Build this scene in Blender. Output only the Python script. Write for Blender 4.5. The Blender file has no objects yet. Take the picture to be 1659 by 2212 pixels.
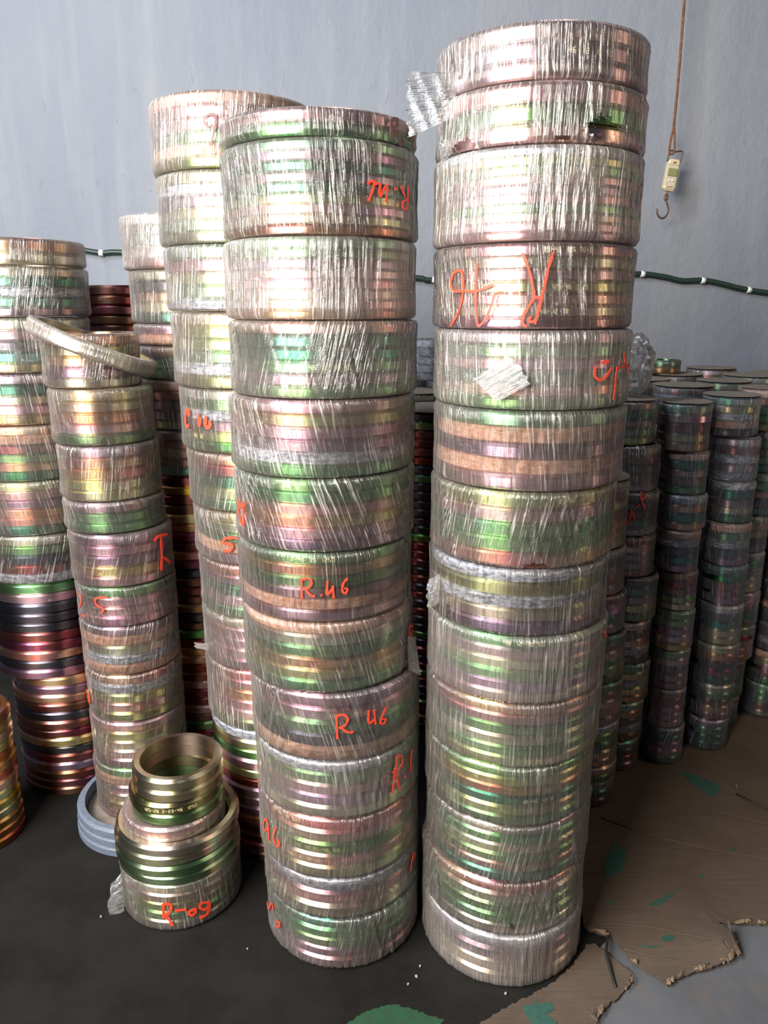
import bpy, bmesh, math, random
import numpy as np
from mathutils import Vector, Matrix
random.seed(7); np.random.seed(7)
C = bpy.context.scene
COL = C.collection
PI = math.pi

# ---------------------------------------------------------------- camera, light, exposure
cam_d = bpy.data.cameras.new('camera'); cam = bpy.data.objects.new('camera', cam_d); COL.objects.link(cam)
cam.location = (0, 0, 1.5)
cam.rotation_euler = (math.radians(90-15), 0, 0)
cam_d.sensor_fit = 'VERTICAL'; cam_d.sensor_height = 36.0
cam_d.lens = 36.0*1640/2212
cam_d.clip_start = .05; cam_d.clip_end = 50
C.camera = cam
C.view_settings.view_transform = 'Standard'; C.view_settings.look = 'None'
C.view_settings.gamma = 1; C.view_settings.use_curve_mapping = False
C.view_settings.exposure = 0.27
C.cycles.max_bounces = 10; C.cycles.transparent_max_bounces = 24
C.cycles.glossy_bounces = 5; C.cycles.diffuse_bounces = 3

W = bpy.data.worlds.new('world'); C.world = W; W.use_nodes = True
W.node_tree.nodes['Background'].inputs[0].default_value = (.62, .76, 1, 1)
W.node_tree.nodes['Background'].inputs[1].default_value = .065

def area(name, loc, target, sx, sy, power, color):
    d = bpy.data.lights.new(name, 'AREA'); d.shape = 'RECTANGLE'; d.size = sx; d.size_y = sy
    d.energy = power; d.color = color
    o = bpy.data.objects.new(name, d); COL.objects.link(o)
    o.location = loc
    o.rotation_euler = (Vector(target)-Vector(loc)).to_track_quat('-Z', 'Y').to_euler()
    return o
area('doorway_daylight', (-1.85, -.6, 2.55), (-.45, 2.2, 2.15), 1.9, 2.0, 345, (1, .955, .88))
area('added_glint_light', (-2.7, .35, 4.5), (1.0, 2.5, 1.0), .8, 1.4, 190, (.78, .88, 1))  # added cool lamp, no real vent; gives the slim back columns highlights
area('side_opening_daylight', (3.6, 1.0, 2.0), (0, 1.8, 1.2), .8, 1.9, 18, (1, .74, .5))

# ---------------------------------------------------------------- materials
def mat(name):
    m = bpy.data.materials.new(name); m.use_nodes = True
    nt = m.node_tree; nt.nodes.clear()
    return m, nt
def N(nt, t, **kw):
    n = nt.nodes.new(t)
    for k, v in kw.items():
        if k.startswith('i_'): n.inputs[k[2:].replace('_', ' ')].default_value = v
        else: setattr(n, k, v)
    return n
def L(nt, a, b): nt.links.new(a, b)
def out(nt, sh):
    o = N(nt, 'ShaderNodeOutputMaterial'); L(nt, sh, o.inputs['Surface']); return o
def mixc(nt, fac, a, b, bt='MIX'):
    m = N(nt, 'ShaderNodeMix', data_type='RGBA', blend_type=bt)
    for s, v in ((m.inputs[0], fac), (m.inputs[6], a), (m.inputs[7], b)):
        if hasattr(v, 'is_linked'): L(nt, v, s)
        else: s.default_value = v if not isinstance(v, tuple) or len(v) == 4 else (*v, 1)
    return m.outputs[2]
def math_(nt, op, a, b=0.0, clamp=False):
    m = N(nt, 'ShaderNodeMath', operation=op, use_clamp=clamp)
    for s, v in ((m.inputs[0], a), (m.inputs[1], b)):
        if hasattr(v, 'is_linked'): L(nt, v, s)
        else: s.default_value = v
    return m.outputs[0]
def ramp(nt, fac, stops, interp='LINEAR'):
    r = N(nt, 'ShaderNodeValToRGB'); r.color_ramp.interpolation = interp
    els = r.color_ramp.elements
    while len(els) < len(stops): els.new(.5)
    for e, (p, c) in zip(els, stops):
        e.position = p; e.color = (*c, 1) if not isinstance(c, (int, float)) else (c, c, c, 1)
    L(nt, fac, r.inputs[0]); return r.outputs[0]
def noise(nt, vec, scale, detail=4, rough=.55, dist=0):
    n = N(nt, 'ShaderNodeTexNoise'); n.inputs['Scale'].default_value = scale
    n.inputs['Detail'].default_value = detail; n.inputs['Roughness'].default_value = rough
    n.inputs['Distortion'].default_value = dist
    L(nt, vec, n.inputs['Vector']); return n.outputs['Fac']
def mapv(nt, vec, scale=(1, 1, 1), loc=None):
    m = N(nt, 'ShaderNodeMapping'); m.inputs['Scale'].default_value = scale
    L(nt, vec, m.inputs['Vector'])
    if loc is not None: L(nt, loc, m.inputs['Location'])
    return m.outputs[0]
def bump(nt, h, strength, dist):
    b = N(nt, 'ShaderNodeBump'); b.inputs['Strength'].default_value = strength; b.inputs['Distance'].default_value = dist
    L(nt, h, b.inputs['Height']); return b.outputs[0]

def make_plated():
    m, nt = mat('iridescent zinc plating')
    oi = N(nt, 'ShaderNodeObjectInfo'); tc = N(nt, 'ShaderNodeTexCoord')
    off = N(nt, 'ShaderNodeCombineXYZ')
    r50 = math_(nt, 'MULTIPLY', oi.outputs['Random'], 57.0)
    for k in range(3): L(nt, r50, off.inputs[k])
    v = mapv(nt, tc.outputs['Object'], (1, 1, 1), off.outputs[0])
    drift = noise(nt, v, 5.5, 2, .5)
    hs = N(nt, 'ShaderNodeHueSaturation')
    hue = N(nt, 'ShaderNodeMapRange'); L(nt, drift, hue.inputs[0])
    hue.inputs[1].default_value = .3; hue.inputs[2].default_value = .7
    hue.inputs[3].default_value = .44; hue.inputs[4].default_value = .56
    L(nt, hue.outputs[0], hs.inputs['Hue']); L(nt, oi.outputs['Color'], hs.inputs['Color'])
    sat = N(nt, 'ShaderNodeMapRange'); L(nt, noise(nt, v, 9, 2), sat.inputs[0])
    sat.inputs[1].default_value = .3; sat.inputs[2].default_value = .7
    sat.inputs[3].default_value = .95; sat.inputs[4].default_value = 1.4
    L(nt, sat.outputs[0], hs.inputs['Saturation'])
    fine = noise(nt, mapv(nt, tc.outputs['Object'], (6, 6, 900)), 1, 3)
    col = mixc(nt, .35, hs.outputs[0], ramp(nt, fine, [(.35, .45), (.65, 1.0)]), 'MULTIPLY')
    dirt = ramp(nt, noise(nt, mapv(nt, v, (1, 1, 2)), 22, 6, .7), [(.62, 0.0), (.78, 1.0)])
    col2 = mixc(nt, math_(nt, 'MULTIPLY', dirt, .35), col, (.2, .16, .12))
    p = N(nt, 'ShaderNodeBsdfPrincipled')
    L(nt, col2, p.inputs['Base Color'])
    L(nt, math_(nt, 'SUBTRACT', 1.0, math_(nt, 'MULTIPLY', dirt, .3)), p.inputs['Metallic'])
    L(nt, math_(nt, 'ADD', .29, math_(nt, 'MULTIPLY', dirt, .25)), p.inputs['Roughness'])
    p.inputs['Anisotropic'].default_value = .8; p.inputs['Anisotropic Rotation'].default_value = .25
    tg = N(nt, 'ShaderNodeTangent'); tg.direction_type = 'RADIAL'; tg.axis = 'Z'
    L(nt, tg.outputs[0], p.inputs['Tangent'])
    L(nt, bump(nt, fine, .25, .0006), p.inputs['Normal'])
    out(nt, p.outputs[0]); return m
def make_dull(name, c1, c2, metal, rough):
    m, nt = mat(name); tc = N(nt, 'ShaderNodeTexCoord'); oi = N(nt, 'ShaderNodeObjectInfo')
    off = N(nt, 'ShaderNodeCombineXYZ'); r50 = math_(nt, 'MULTIPLY', oi.outputs['Random'], 31.0)
    for k in range(3): L(nt, r50, off.inputs[k])
    v = mapv(nt, tc.outputs['Object'], (1, 1, 2.5), off.outputs[0])
    f = noise(nt, v, 60, 6, .75)
    p = N(nt, 'ShaderNodeBsdfPrincipled')
    L(nt, mixc(nt, ramp(nt, f, [(.4, 0.0), (.62, 1.0)]), c1, c2), p.inputs['Base Color'])
    p.inputs['Metallic'].default_value = metal; p.inputs['Roughness'].default_value = rough
    L(nt, bump(nt, f, .5, .001), p.inputs['Normal'])
    out(nt, p.outputs[0]); return m
M_PLATE = make_plated()
M_RUST = make_dull('rusty brown steel', (.30, .12, .06), (.42, .27, .2), .15, .6)
M_GREY = make_dull('mottled grey steel', (.12, .13, .17), (.55, .55, .6), .6, .45)
M_BLUEGREY = make_dull('blue grey painted steel', (.085, .105, .145), (.12, .14, .18), .0, .55)
M_BRASS = None

def make_film(name, tint, haze_add, rough=.16):
    # object colour: red = haze, green = amount of streaks
    m, nt = mat(name)
    oi = N(nt, 'ShaderNodeObjectInfo'); sep = N(nt, 'ShaderNodeSeparateColor'); L(nt, oi.outputs['Color'], sep.inputs[0])
    uv = N(nt, 'ShaderNodeUVMap'); uv.uv_map = 'film'
    off = N(nt, 'ShaderNodeCombineXYZ'); r = math_(nt, 'MULTIPLY', oi.outputs['Random'], 23.0)
    L(nt, r, off.inputs[0]); L(nt, r, off.inputs[1])
    s1 = noise(nt, mapv(nt, uv.outputs[0], (230, 9, 1), off.outputs[0]), 1, 3, .6, .15)
    s2 = noise(nt, mapv(nt, uv.outputs[0], (70, 5, 1), off.outputs[0]), 1, 2, .5, .3)
    big = noise(nt, mapv(nt, uv.outputs[0], (7, 7, 1), off.outputs[0]), 1, 4, .6)
    crk = noise(nt, mapv(nt, uv.outputs[0], (60, 60, 1), off.outputs[0]), 1, 5, .7)
    streak = ramp(nt, s1, [(.55, 0.0), (.66, 1.0)])
    patch = ramp(nt, big, [(.38, .1), (.62, 1.0)])
    streakm = math_(nt, 'MULTIPLY', math_(nt, 'MULTIPLY', streak, patch), sep.outputs[1])
    lw = N(nt, 'ShaderNodeLayerWeight'); lw.inputs[0].default_value = .5
    edge = math_(nt, 'POWER', lw.outputs['Facing'], 2.6)
    haze = math_(nt, 'MULTIPLY', math_(nt, 'MULTIPLY', sep.outputs[0], .8), math_(nt, 'ADD', .1, math_(nt, 'MULTIPLY', big, 1.2)))
    a = math_(nt, 'ADD', haze, math_(nt, 'MULTIPLY', streakm, .8))
    a = math_(nt, 'ADD', a, math_(nt, 'MULTIPLY', edge, .34))
    a = math_(nt, 'ADD', a, math_(nt, 'MULTIPLY', ramp(nt, crk, [(.58, 0.0), (.75, 1.0)]), .16))
    a = math_(nt, 'ADD', a, haze_add, True)
    h = math_(nt, 'ADD', s1, math_(nt, 'ADD', math_(nt, 'MULTIPLY', s2, 1.4), math_(nt, 'MULTIPLY', crk, .35)))
    nrm = bump(nt, h, .9, .0045)
    df = N(nt, 'ShaderNodeBsdfDiffuse'); df.inputs['Color'].default_value = (*tint, 1); L(nt, nrm, df.inputs['Normal'])
    gl = N(nt, 'ShaderNodeBsdfGlossy'); gl.inputs['Color'].default_value = (.95, .95, .95, 1); gl.inputs['Roughness'].default_value = rough
    L(nt, nrm, gl.inputs['Normal'])
    tl = N(nt, 'ShaderNodeBsdfTranslucent'); tl.inputs['Color'].default_value = (*[t*.8 for t in tint], 1)
    mt = N(nt, 'ShaderNodeMixShader'); mt.inputs[0].default_value = .3; L(nt, df.outputs[0], mt.inputs[1]); L(nt, tl.outputs[0], mt.inputs[2])
    ms = N(nt, 'ShaderNodeMixShader'); ms.inputs[0].default_value = .22
    L(nt, mt.outputs[0], ms.inputs[1]); L(nt, gl.outputs[0], ms.inputs[2])
    tr = N(nt, 'ShaderNodeBsdfTransparent')
    fin = N(nt, 'ShaderNodeMixShader'); L(nt, a, fin.inputs[0]); L(nt, tr.outputs[0], fin.inputs[1]); L(nt, ms.outputs[0], fin.inputs[2])
    # clear sheen of the plastic over everything
    gl2 = N(nt, 'ShaderNodeBsdfGlossy'); gl2.inputs['Roughness'].default_value = .12; L(nt, nrm, gl2.inputs['Normal'])
    fr = N(nt, 'ShaderNodeFresnel'); fr.inputs[0].default_value = 1.55; L(nt, nrm, fr.inputs['Normal'])
    f2 = N(nt, 'ShaderNodeMixShader'); L(nt, math_(nt, 'MULTIPLY', fr.outputs[0], .9, True), f2.inputs[0])
    L(nt, fin.outputs[0], f2.inputs[1]); L(nt, gl2.outputs[0], f2.inputs[2])
    out(nt, f2.outputs[0]); return m
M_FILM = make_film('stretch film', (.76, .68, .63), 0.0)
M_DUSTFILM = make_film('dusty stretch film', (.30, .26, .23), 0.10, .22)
M_COOLFILM = make_film('stretch film with blue glare', (.40, .43, .50), 0.07, .2)  # bluish glare on the slim columns' film is put into tint and haze
M_TAIL = make_film('crumpled film tail', (.42, .40, .37), 0.10, .25)

def simple(name, color, rough=.6, metal=0, nscale=0, c2=None, bstr=0):
    m, nt = mat(name); p = N(nt, 'ShaderNodeBsdfPrincipled')
    p.inputs['Base Color'].default_value = (*color, 1); p.inputs['Roughness'].default_value = rough; p.inputs['Metallic'].default_value = metal
    if rough >= .8: p.inputs['Specular IOR Level'].default_value = .15
    if nscale:
        tc = N(nt, 'ShaderNodeTexCoord'); f = noise(nt, tc.outputs['Object'], nscale, 5, .65)
        L(nt, mixc(nt, ramp(nt, f, [(.35, 0.0), (.65, 1.0)]), color, c2 or tuple(x*.6 for x in color)), p.inputs['Base Color'])
        if bstr: L(nt, bump(nt, f, bstr, .002), p.inputs['Normal'])
    out(nt, p.outputs[0]); return m
M_RED = simple('red marker ink', (.72, .05, .02), .5)
M_BROWNINK = simple('dark brown marker ink', (.09, .035, .025), .5)
M_BLACKINK = simple('black marker ink', (.02, .02, .03), .5)
M_CODE = simple('bright stamped characters', (.85, .75, .4), .4, .3)
M_DUST = simple('dusty brown cover', (.17, .135, .105), .9, 0, 30, (.24, .20, .16), .3)
M_CABLE = simple('dark green cable', (.012, .03, .022), .45)
M_CLIP = simple('white cable clip', (.7, .7, .66), .5)
M_ROPE = simple('brown rusty cord', (.10, .045, .025), .8, 0, 60, (.2, .09, .05), .4)
M_HOOK = simple('rusty hook steel', (.06, .05, .045), .45, .6, 80, (.14, .07, .04))
M_SCALE = simple('yellowed white plastic', (.62, .53, .36), .4, 0, 25, (.45, .36, .22))
M_SCALE2 = simple('grubby beige plastic', (.45, .38, .26), .45)
M_LCD = simple('olive grey display', (.20, .20, .09), .25)
M_SILVER = simple('silver button', (.75, .75, .72), .3, .3)
M_GREEN = simple('green paint', (.012, .055, .042), .6, 0, 60, (.03, .075, .055))
M_GREEN2 = simple('brighter green paint', (.006, .055, .018), .6, 0, 40, (.012, .035, .015))
M_BLACK = simple('black rubber strip', (.012, .012, .012), .6)
M_GRIT = simple('pale grit', (.25, .23, .20), .8)

def make_wall():
    m, nt = mat('painted plaster'); tc = N(nt, 'ShaderNodeTexCoord'); o = tc.outputs['Object']
    big = noise(nt, mapv(nt, o, (1, 1, .35)), 1.6, 5, .6)
    drip = noise(nt, mapv(nt, o, (9, 9, .7)), 1, 4, .6)
    spk = noise(nt, o, 55, 3, .7)
    scr = noise(nt, mapv(nt, o, (16, 16, 5)), 1, 6, .75, 1.5)
    c = mixc(nt, ramp(nt, big, [(.3, 0.0), (.7, 1.0)]), (.165, .182, .225), (.222, .232, .252))
    c = mixc(nt, ramp(nt, drip, [(.5, 0.0), (.75, .35)]), c, (.29, .29, .30))
    c = mixc(nt, ramp(nt, scr, [(.61, 0.0), (.72, .6)]), c, (.13, .13, .15))
    c = mixc(nt, ramp(nt, spk, [(.70, 0.0), (.76, .5)]), c, (.12, .11, .11))
    p = N(nt, 'ShaderNodeBsdfPrincipled'); L(nt, c, p.inputs['Base Color']); p.inputs['Roughness'].default_value = .7; p.inputs['Specular IOR Level'].default_value = .25
    hb = math_(nt, 'ADD', math_(nt, 'MULTIPLY', noise(nt, o, 7, 5, .6), 1.0), math_(nt, 'MULTIPLY', noise(nt, mapv(nt, o, (40, 40, 14)), 1, 4, .7), .25))
    L(nt, bump(nt, hb, .45, .02), p.inputs['Normal'])
    out(nt, p.outputs[0]); return m
def make_concrete():
    m, nt = mat('worn concrete'); tc = N(nt, 'ShaderNodeTexCoord'); o = tc.outputs['Object']
    f = noise(nt, o, 3, 8, .65); g = noise(nt, o, 120, 4, .7); st = noise(nt, o, 9, 5, .6)
    c = mixc(nt, ramp(nt, f, [(.3, 0.0), (.7, 1.0)]), (.065, .065, .07), (.105, .105, .112))
    c = mixc(nt, ramp(nt, st, [(.58, 0.0), (.75, .6)]), c, (.12, .09, .07))
    c = mixc(nt, ramp(nt, g, [(.66, 0.0), (.74, .7)]), c, (.05, .05, .05))
    p = N(nt, 'ShaderNodeBsdfPrincipled'); L(nt, c, p.inputs['Base Color']); p.inputs['Roughness'].default_value = .85; p.inputs['Specular IOR Level'].default_value = .12; 
    L(nt, bump(nt, g, .35, .003), p.inputs['Normal']); out(nt, p.outputs[0]); return m
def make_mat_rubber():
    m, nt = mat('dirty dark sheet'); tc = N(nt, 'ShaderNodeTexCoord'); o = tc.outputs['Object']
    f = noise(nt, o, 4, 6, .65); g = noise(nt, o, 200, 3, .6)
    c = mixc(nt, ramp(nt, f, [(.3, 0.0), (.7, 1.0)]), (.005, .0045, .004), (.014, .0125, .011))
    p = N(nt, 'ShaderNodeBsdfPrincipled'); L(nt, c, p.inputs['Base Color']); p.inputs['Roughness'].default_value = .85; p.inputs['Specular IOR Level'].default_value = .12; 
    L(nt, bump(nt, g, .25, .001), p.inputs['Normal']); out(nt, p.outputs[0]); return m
def make_card(name, a, b):
    m, nt = mat(name); tc = N(nt, 'ShaderNodeTexCoord'); o = tc.outputs['Object']
    rot = N(nt, 'ShaderNodeMapping'); rot.inputs['Rotation'].default_value = (0, 0, .62); rot.inputs['Scale'].default_value = (8, 160, 8); L(nt, o, rot.inputs['Vector'])
    f = noise(nt, o, 5, 7, .65); fib = noise(nt, rot.outputs[0], 1, 3, .6); fl = noise(nt, o, 90, 3, .6)
    c = mixc(nt, ramp(nt, f, [(.3, 0.0), (.7, 1.0)]), a, b)
    c = mixc(nt, .35, c, ramp(nt, fib, [(.3, .5), (.7, 1.0)]), 'MULTIPLY')
    c = mixc(nt, ramp(nt, fl, [(.66, 0.0), (.8, .4)]), c, tuple(x*.45 for x in a))
    p = N(nt, 'ShaderNodeBsdfPrincipled'); L(nt, c, p.inputs['Base Color']); p.inputs['Roughness'].default_value = .9; p.inputs['Specular IOR Level'].default_value = .12; 
    L(nt, bump(nt, math_(nt, 'ADD', fib, math_(nt, 'MULTIPLY', f, 1.5)), .3, .002), p.inputs['Normal']); out(nt, p.outputs[0]); return m
M_CARD = make_card('brown cardboard', (.072, .051, .038), (.10, .073, .054))
M_CARDTORN = make_card('torn cardboard edge', (.15, .10, .068), (.21, .15, .10))

# ---------------------------------------------------------------- helpers
def link(name, me, m, parent=None, color=None, loc=None):
    o = bpy.data.objects.new(name, me); COL.objects.link(o)
    if m is not None and not me.materials: me.materials.append(m)
    if parent: o.parent = parent
    if color: o.color = (*color, 1) if len(color) == 3 else color
    if loc: o.location = loc
    return o
def tag(o, label, cat, group=None, kind=None):
    o['label'] = label; o['category'] = cat
    if group: o['group'] = group
    if kind: o['kind'] = kind
    return o
def empty(name, loc, rz=0):
    e = bpy.data.objects.new(name, None); e.empty_display_size = .05; COL.objects.link(e)
    e.location = loc; e.rotation_euler = (0, 0, rz); return e
def mesh(name, V, Fc, smooth=False, uvs=None):
    me = bpy.data.meshes.new(name); me.from_pydata(V, [], Fc); me.update()
    if smooth: me.polygons.foreach_set('use_smooth', [True]*len(me.polygons))
    if uvs is not None:
        l = me.uv_layers.new(name='film')
        idx = np.empty(len(me.loops), dtype=np.int32); me.loops.foreach_get('vertex_index', idx)
        l.data.foreach_set('uv', np.asarray(uvs, dtype=np.float32)[idx].ravel())
    return me
def bm_mesh(name, bm, smooth=False):
    me = bpy.data.meshes.new(name); bm.to_mesh(me); bm.free()
    if smooth: me.polygons.foreach_set('use_smooth', [True]*len(me.polygons))
    return me

_rc = {}
def ring_mesh(R, rin, h, segs=72, ch=None):
    key = (round(R, 4), round(rin, 4), round(h, 4), segs)
    if key in _rc: return _rc[key]
    c = ch or h*.24; g = .0004
    prof = [(rin, h-g), (R-c, h-g), (R, h-c-g), (R, c*.45+g), (R-c*.45, g), (rin, g)]
    segsP = [(prof[i], prof[(i+1) % 6]) for i in range(6)]
    a = np.arange(segs)*2*PI/segs; V = []; Fc = []
    for (r0, z0), (r1, z1) in segsP:          # every band has its own vertices so its edges stay crisp
        b = len(V)
        for t in a: V += [(r0*math.cos(t), r0*math.sin(t), z0), (r1*math.cos(t), r1*math.sin(t), z1)]
        for i in range(segs):
            j = (i+1) % segs
            Fc.append((b+2*i, b+2*i+1, b+2*j+1, b+2*j))
    me = mesh('ring', V, Fc, True)
    _rc[key] = me
    return me
def film_mesh(R, rin, h, segs, rows, slope, ridges, amp, holes=(), seed=0):
    rs = np.random.RandomState(seed)
    c = .011; pts = []
    pts.append((rin, h-.0012)); pts.append(((rin+R)/2, h-.0008)); pts.append((R-c, h-.0006)); pts.append((R-c*.35, h-c*.32)); pts.append((R, h-c))
    n = rows
    for i in range(1, n): pts.append((R-.0018*math.sin(PI*i/n), h-c-(h-2*c)*i/n))
    pts += [(R, c), (R-c*.35, c*.32), (R-c, .0006), ((rin+R)/2, .0008), (rin, .0012)]
    P = np.array(pts); th = np.arange(segs)*2*PI/segs-PI
    T, Z = np.meshgrid(th, P[:, 1]); RR = np.repeat(P[:, 0][:, None], segs, 1)
    d = np.zeros_like(T)
    for k in range(ridges):
        t0 = rs.rand()*2*PI; s = (slope+rs.randn()*.08)/R; w = rs.uniform(.007, .022); am = rs.uniform(-1, 1)*amp
        dd = (T-t0-s*(Z-h/2)+PI) % (2*PI)-PI
        zc = rs.rand()*h; zw = rs.uniform(.4, 1.4)*h
        d += am*np.exp(-(dd/w)**2)*np.exp(-((Z-zc)/zw)**2)
    wall = ((P[:, 0] > R-.004).astype(float))[:, None]
    edgew = np.clip((P[:, 0]-rin)/(R-rin), 0, 1)[:, None]**4
    RR = RR+d*wall+.0008*np.sin(3*T+rs.rand()*6)*edgew
    X = RR*np.sin(T); Y = -RR*np.cos(T)
    V = np.stack([X, Y, Z], -1).reshape(-1, 3).tolist()
    s_len = np.concatenate([[0], np.cumsum(np.hypot(*np.diff(P, axis=0).T))])
    U = (T*R+slope*Z)
    uv = np.stack([U, np.repeat(-s_len[:, None], segs, 1)], -1).reshape(-1, 2)
    m = len(pts); Fc = []
    for i in range(m-1):
        for j in range(segs):
            jj = (j+1) % segs
            if holes:
                tc_ = (th[j]+PI/segs); tc_ = (tc_+PI) % (2*PI)-PI; zc = (P[i, 1]+P[i+1, 1])/2
                skip = False
                for (ht, hz, hw, hh) in holes:
                    q = ((tc_-ht)/hw)**2+((zc-hz)/hh)**2
                    if q < 1+.28*math.sin(tc_*70+zc*300)+.25*math.sin(zc*900+tc_*40)+.18*math.sin(tc_*190): skip = True
                if skip: continue
            Fc.append((i*segs+j, (i+1)*segs+j, (i+1)*segs+jj, i*segs+jj))
    return mesh('film', V, Fc, True, uv)

def ribbon_mesh(strokes, X0, Y0, Z0, R, w):
    V = []; Fc = []
    for s in strokes:
        # resample and smooth
        P = [np.array([p[0]*R, p[1]-Z0]) for p in s]
        if len(P) > 2:
            Q = []
            for i in range(len(P)-1):
                p0 = P[max(i-1, 0)]; p1 = P[i]; p2 = P[i+1]; p3 = P[min(i+2, len(P)-1)]
                for t in (0, .25, .5, .75):
                    Q.append(.5*((2*p1)+(-p0+p2)*t+(2*p0-5*p1+4*p2-p3)*t*t+(-p0+3*p1-3*p2+p3)*t**3))
            Q.append(P[-1]); P = Q
        else:
            P = [P[0]+(P[1]-P[0])*t for t in (0, .33, .66, 1)]
        b = len(V); n = len(P)
        for i, p in enumerate(P):
            d = P[min(i+1, n-1)]-P[max(i-1, 0)]; d = d/(np.linalg.norm(d)+1e-9); nn = np.array([-d[1], d[0]])
            ww = w*.5*(1+.25*math.sin(i*1.7+len(s)))
            for sg in (-1, 1):
                q = p+nn*ww*sg; th = q[0]/R
                for rr in (R+.0012, R+.0022): V.append((rr*math.sin(th), -rr*math.cos(th), q[1]))
        for i in range(n-1):
            a = b+4*i; c = a+4
            Fc += [(a+1, a+3, c+3, c+1), (a, c, c+2, a+2), (a, a+1, c+1, c), (a+2, c+2, c+3, a+3)]
        Fc += [(b, b+2, b+3, b+1), (b+4*n-4, b+4*n-3, b+4*n-1, b+4*n-2)]
    return mesh('ink', V, Fc, False)

SEG7 = {'0': 'abcdef', '1': 'bc', '2': 'abged', '3': 'abgcd', '4': 'fgbc', '5': 'afgcd', '6': 'afgedc', '7': 'abc', '8': 'abcdefg', '9': 'abcdfg', 'A': 'abcefg', 'E': 'adefg', 'R': 'abefg', '-': 'g', ' ': ''}
SP = {'a': ((0, 1), (1, 1)), 'b': ((1, 1), (1, .5)), 'c': ((1, .5), (1, 0)), 'd': ((1, 0), (0, 0)), 'e': ((0, 0), (0, .5)), 'f': ((0, .5), (0, 1)), 'g': ((0, .5), (1, .5))}
def code_mesh(text, th0, R, z, hgt):
    V = []; Fc = []; w = hgt*.16
    for k, chh in enumerate(text):
        for sg in SEG7.get(chh, ''):
            (x0, y0), (x1, y1) = SP[sg]
            x0 = (k*.95+x0*.55)*hgt; x1 = (k*.95+x1*.55)*hgt; y0 *= hgt; y1 *= hgt
            if abs(y1-y0) < 1e-6: q = [(min(x0, x1), y0-w/2), (max(x0, x1), y0-w/2), (max(x0, x1), y0+w/2), (min(x0, x1), y0+w/2)]
            else: q = [(x0-w/2, min(y0, y1)), (x0+w/2, min(y0, y1)), (x0+w/2, max(y0, y1)), (x0-w/2, max(y0, y1))]
            b = len(V)
            for (x, y) in q:
                t = th0+x/R; V.append(((R+.0004)*math.sin(t), -(R+.0004)*math.cos(t), z+y))
            Fc.append((b, b+1, b+2, b+3))
    return mesh('code', V, Fc)

TINT = {'P': (.70, .47, .50), 'G': (.26, .43, .23), 'V': (.42, .29, .36), 'T': (.10, .26, .18), 'Y': (.62, .58, .33), 'C': (.70, .43, .31),
        'N': (.68, .62, .50), 'K': (.12, .11, .13), 'D': (.30, .13, .12), 'O': (.52, .30, .16)}
def jit(c, a=.07):
    return tuple(min(1, max(.02, x*(1+random.uniform(-a, a)))) for x in c)
def random_code(kind='light'):
    return random.choice('PPPGYCNVVTCNPGYRSC' if kind == 'light' else 'VVGTPDCNGTRDKYS' if kind == 'dark' else 'DDOCPGKVDR')
def add_ring(name, R, rin, h, code, parent, loc, segs=72):
    me = ring_mesh(R, rin, h, segs)
    o = bpy.data.objects.new(name, me); COL.objects.link(o)
    m = {'R': M_RUST, 'S': M_GREY, 'B': M_BLUEGREY}.get(code, M_PLATE)
    if not me.materials: me.materials.append(M_PLATE)
    o.material_slots[0].link = 'OBJECT'; o.material_slots[0].material = m
    o.color = (*jit(TINT.get(code, (.5, .5, .5))), 1)
    if parent: o.parent = parent
    o.location = loc; o.rotation_euler = (0, 0, random.uniform(0, 6.28))
    return o

ORD = ['top', 'second', 'third', 'fourth', 'fifth', 'sixth', 'seventh', 'eighth', 'ninth', 'tenth', 'eleventh', 'twelfth', 'thirteenth', 'fourteenth', 'fifteenth', 'sixteenth', 'seventeenth', 'eighteenth', 'nineteenth', 'twentieth', 'twenty-first', 'twenty-second', 'twenty-third', 'twenty-fourth']
CODES = ['12 18 50', '2312 2-23', '35-46 125', '46-12 18 50', '90 125-8', '1250 72']
def pack(x, y, r, z0, z1, codes, label, group, film=M_FILM, haze=.16, streak=1.0, segs=200, rows=8, slope=.1, ridges=70, amp=.0022,
         rin=None, holes=(), seed=0, rsegs=72, cat='ring pack', stamp=(), stuff=False, name='wrapped_ring_pack', rgap=None):
    root = empty(name, (x, y, z0)); tag(root, label, cat, group)
    h = z1-z0; rin = rin or r*.80; n = len(codes); t = (h-.004)/n; rr = r-(rgap if rgap else min(.0075, r*.04))
    if stuff:
        V = []; Fc = []; src = ring_mesh(rr, rin, t, rsegs)
        sv = [tuple(v.co) for v in src.vertices]; sf = [tuple(p.vertices) for p in src.polygons]
        for k in range(n):
            b = len(V); V += [(a, c, e+.002+k*t) for a, c, e in sv]; Fc += [tuple(b+i for i in f) for f in sf]
        o = link('metal_rings', mesh('rings', V, Fc, True), M_PLATE, root, TINT['V']); o['kind'] = 'stuff'
    else:
        for k, c in enumerate(codes):
            zz = h-.002-(k+1)*t
            o = add_ring('metal_ring', rr, rin, t, c, root, (random.uniform(-.0018, .0018), random.uniform(-.0018, .0018), zz), rsegs)
            for (kk, th0, txt) in stamp:
                if kk == k:
                    s = link('stamped_code', code_mesh(txt, th0, rr+.0002, t*.30, min(.008, t*.33)), M_CODE, o)
                    s.rotation_euler = (0, 0, -o.rotation_euler[2])
    f = link('plastic_film', film_mesh(r, rin-.004, h, segs, rows, slope, ridges, amp, holes, seed), film, root, (haze, streak, 0))
    return root

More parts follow.
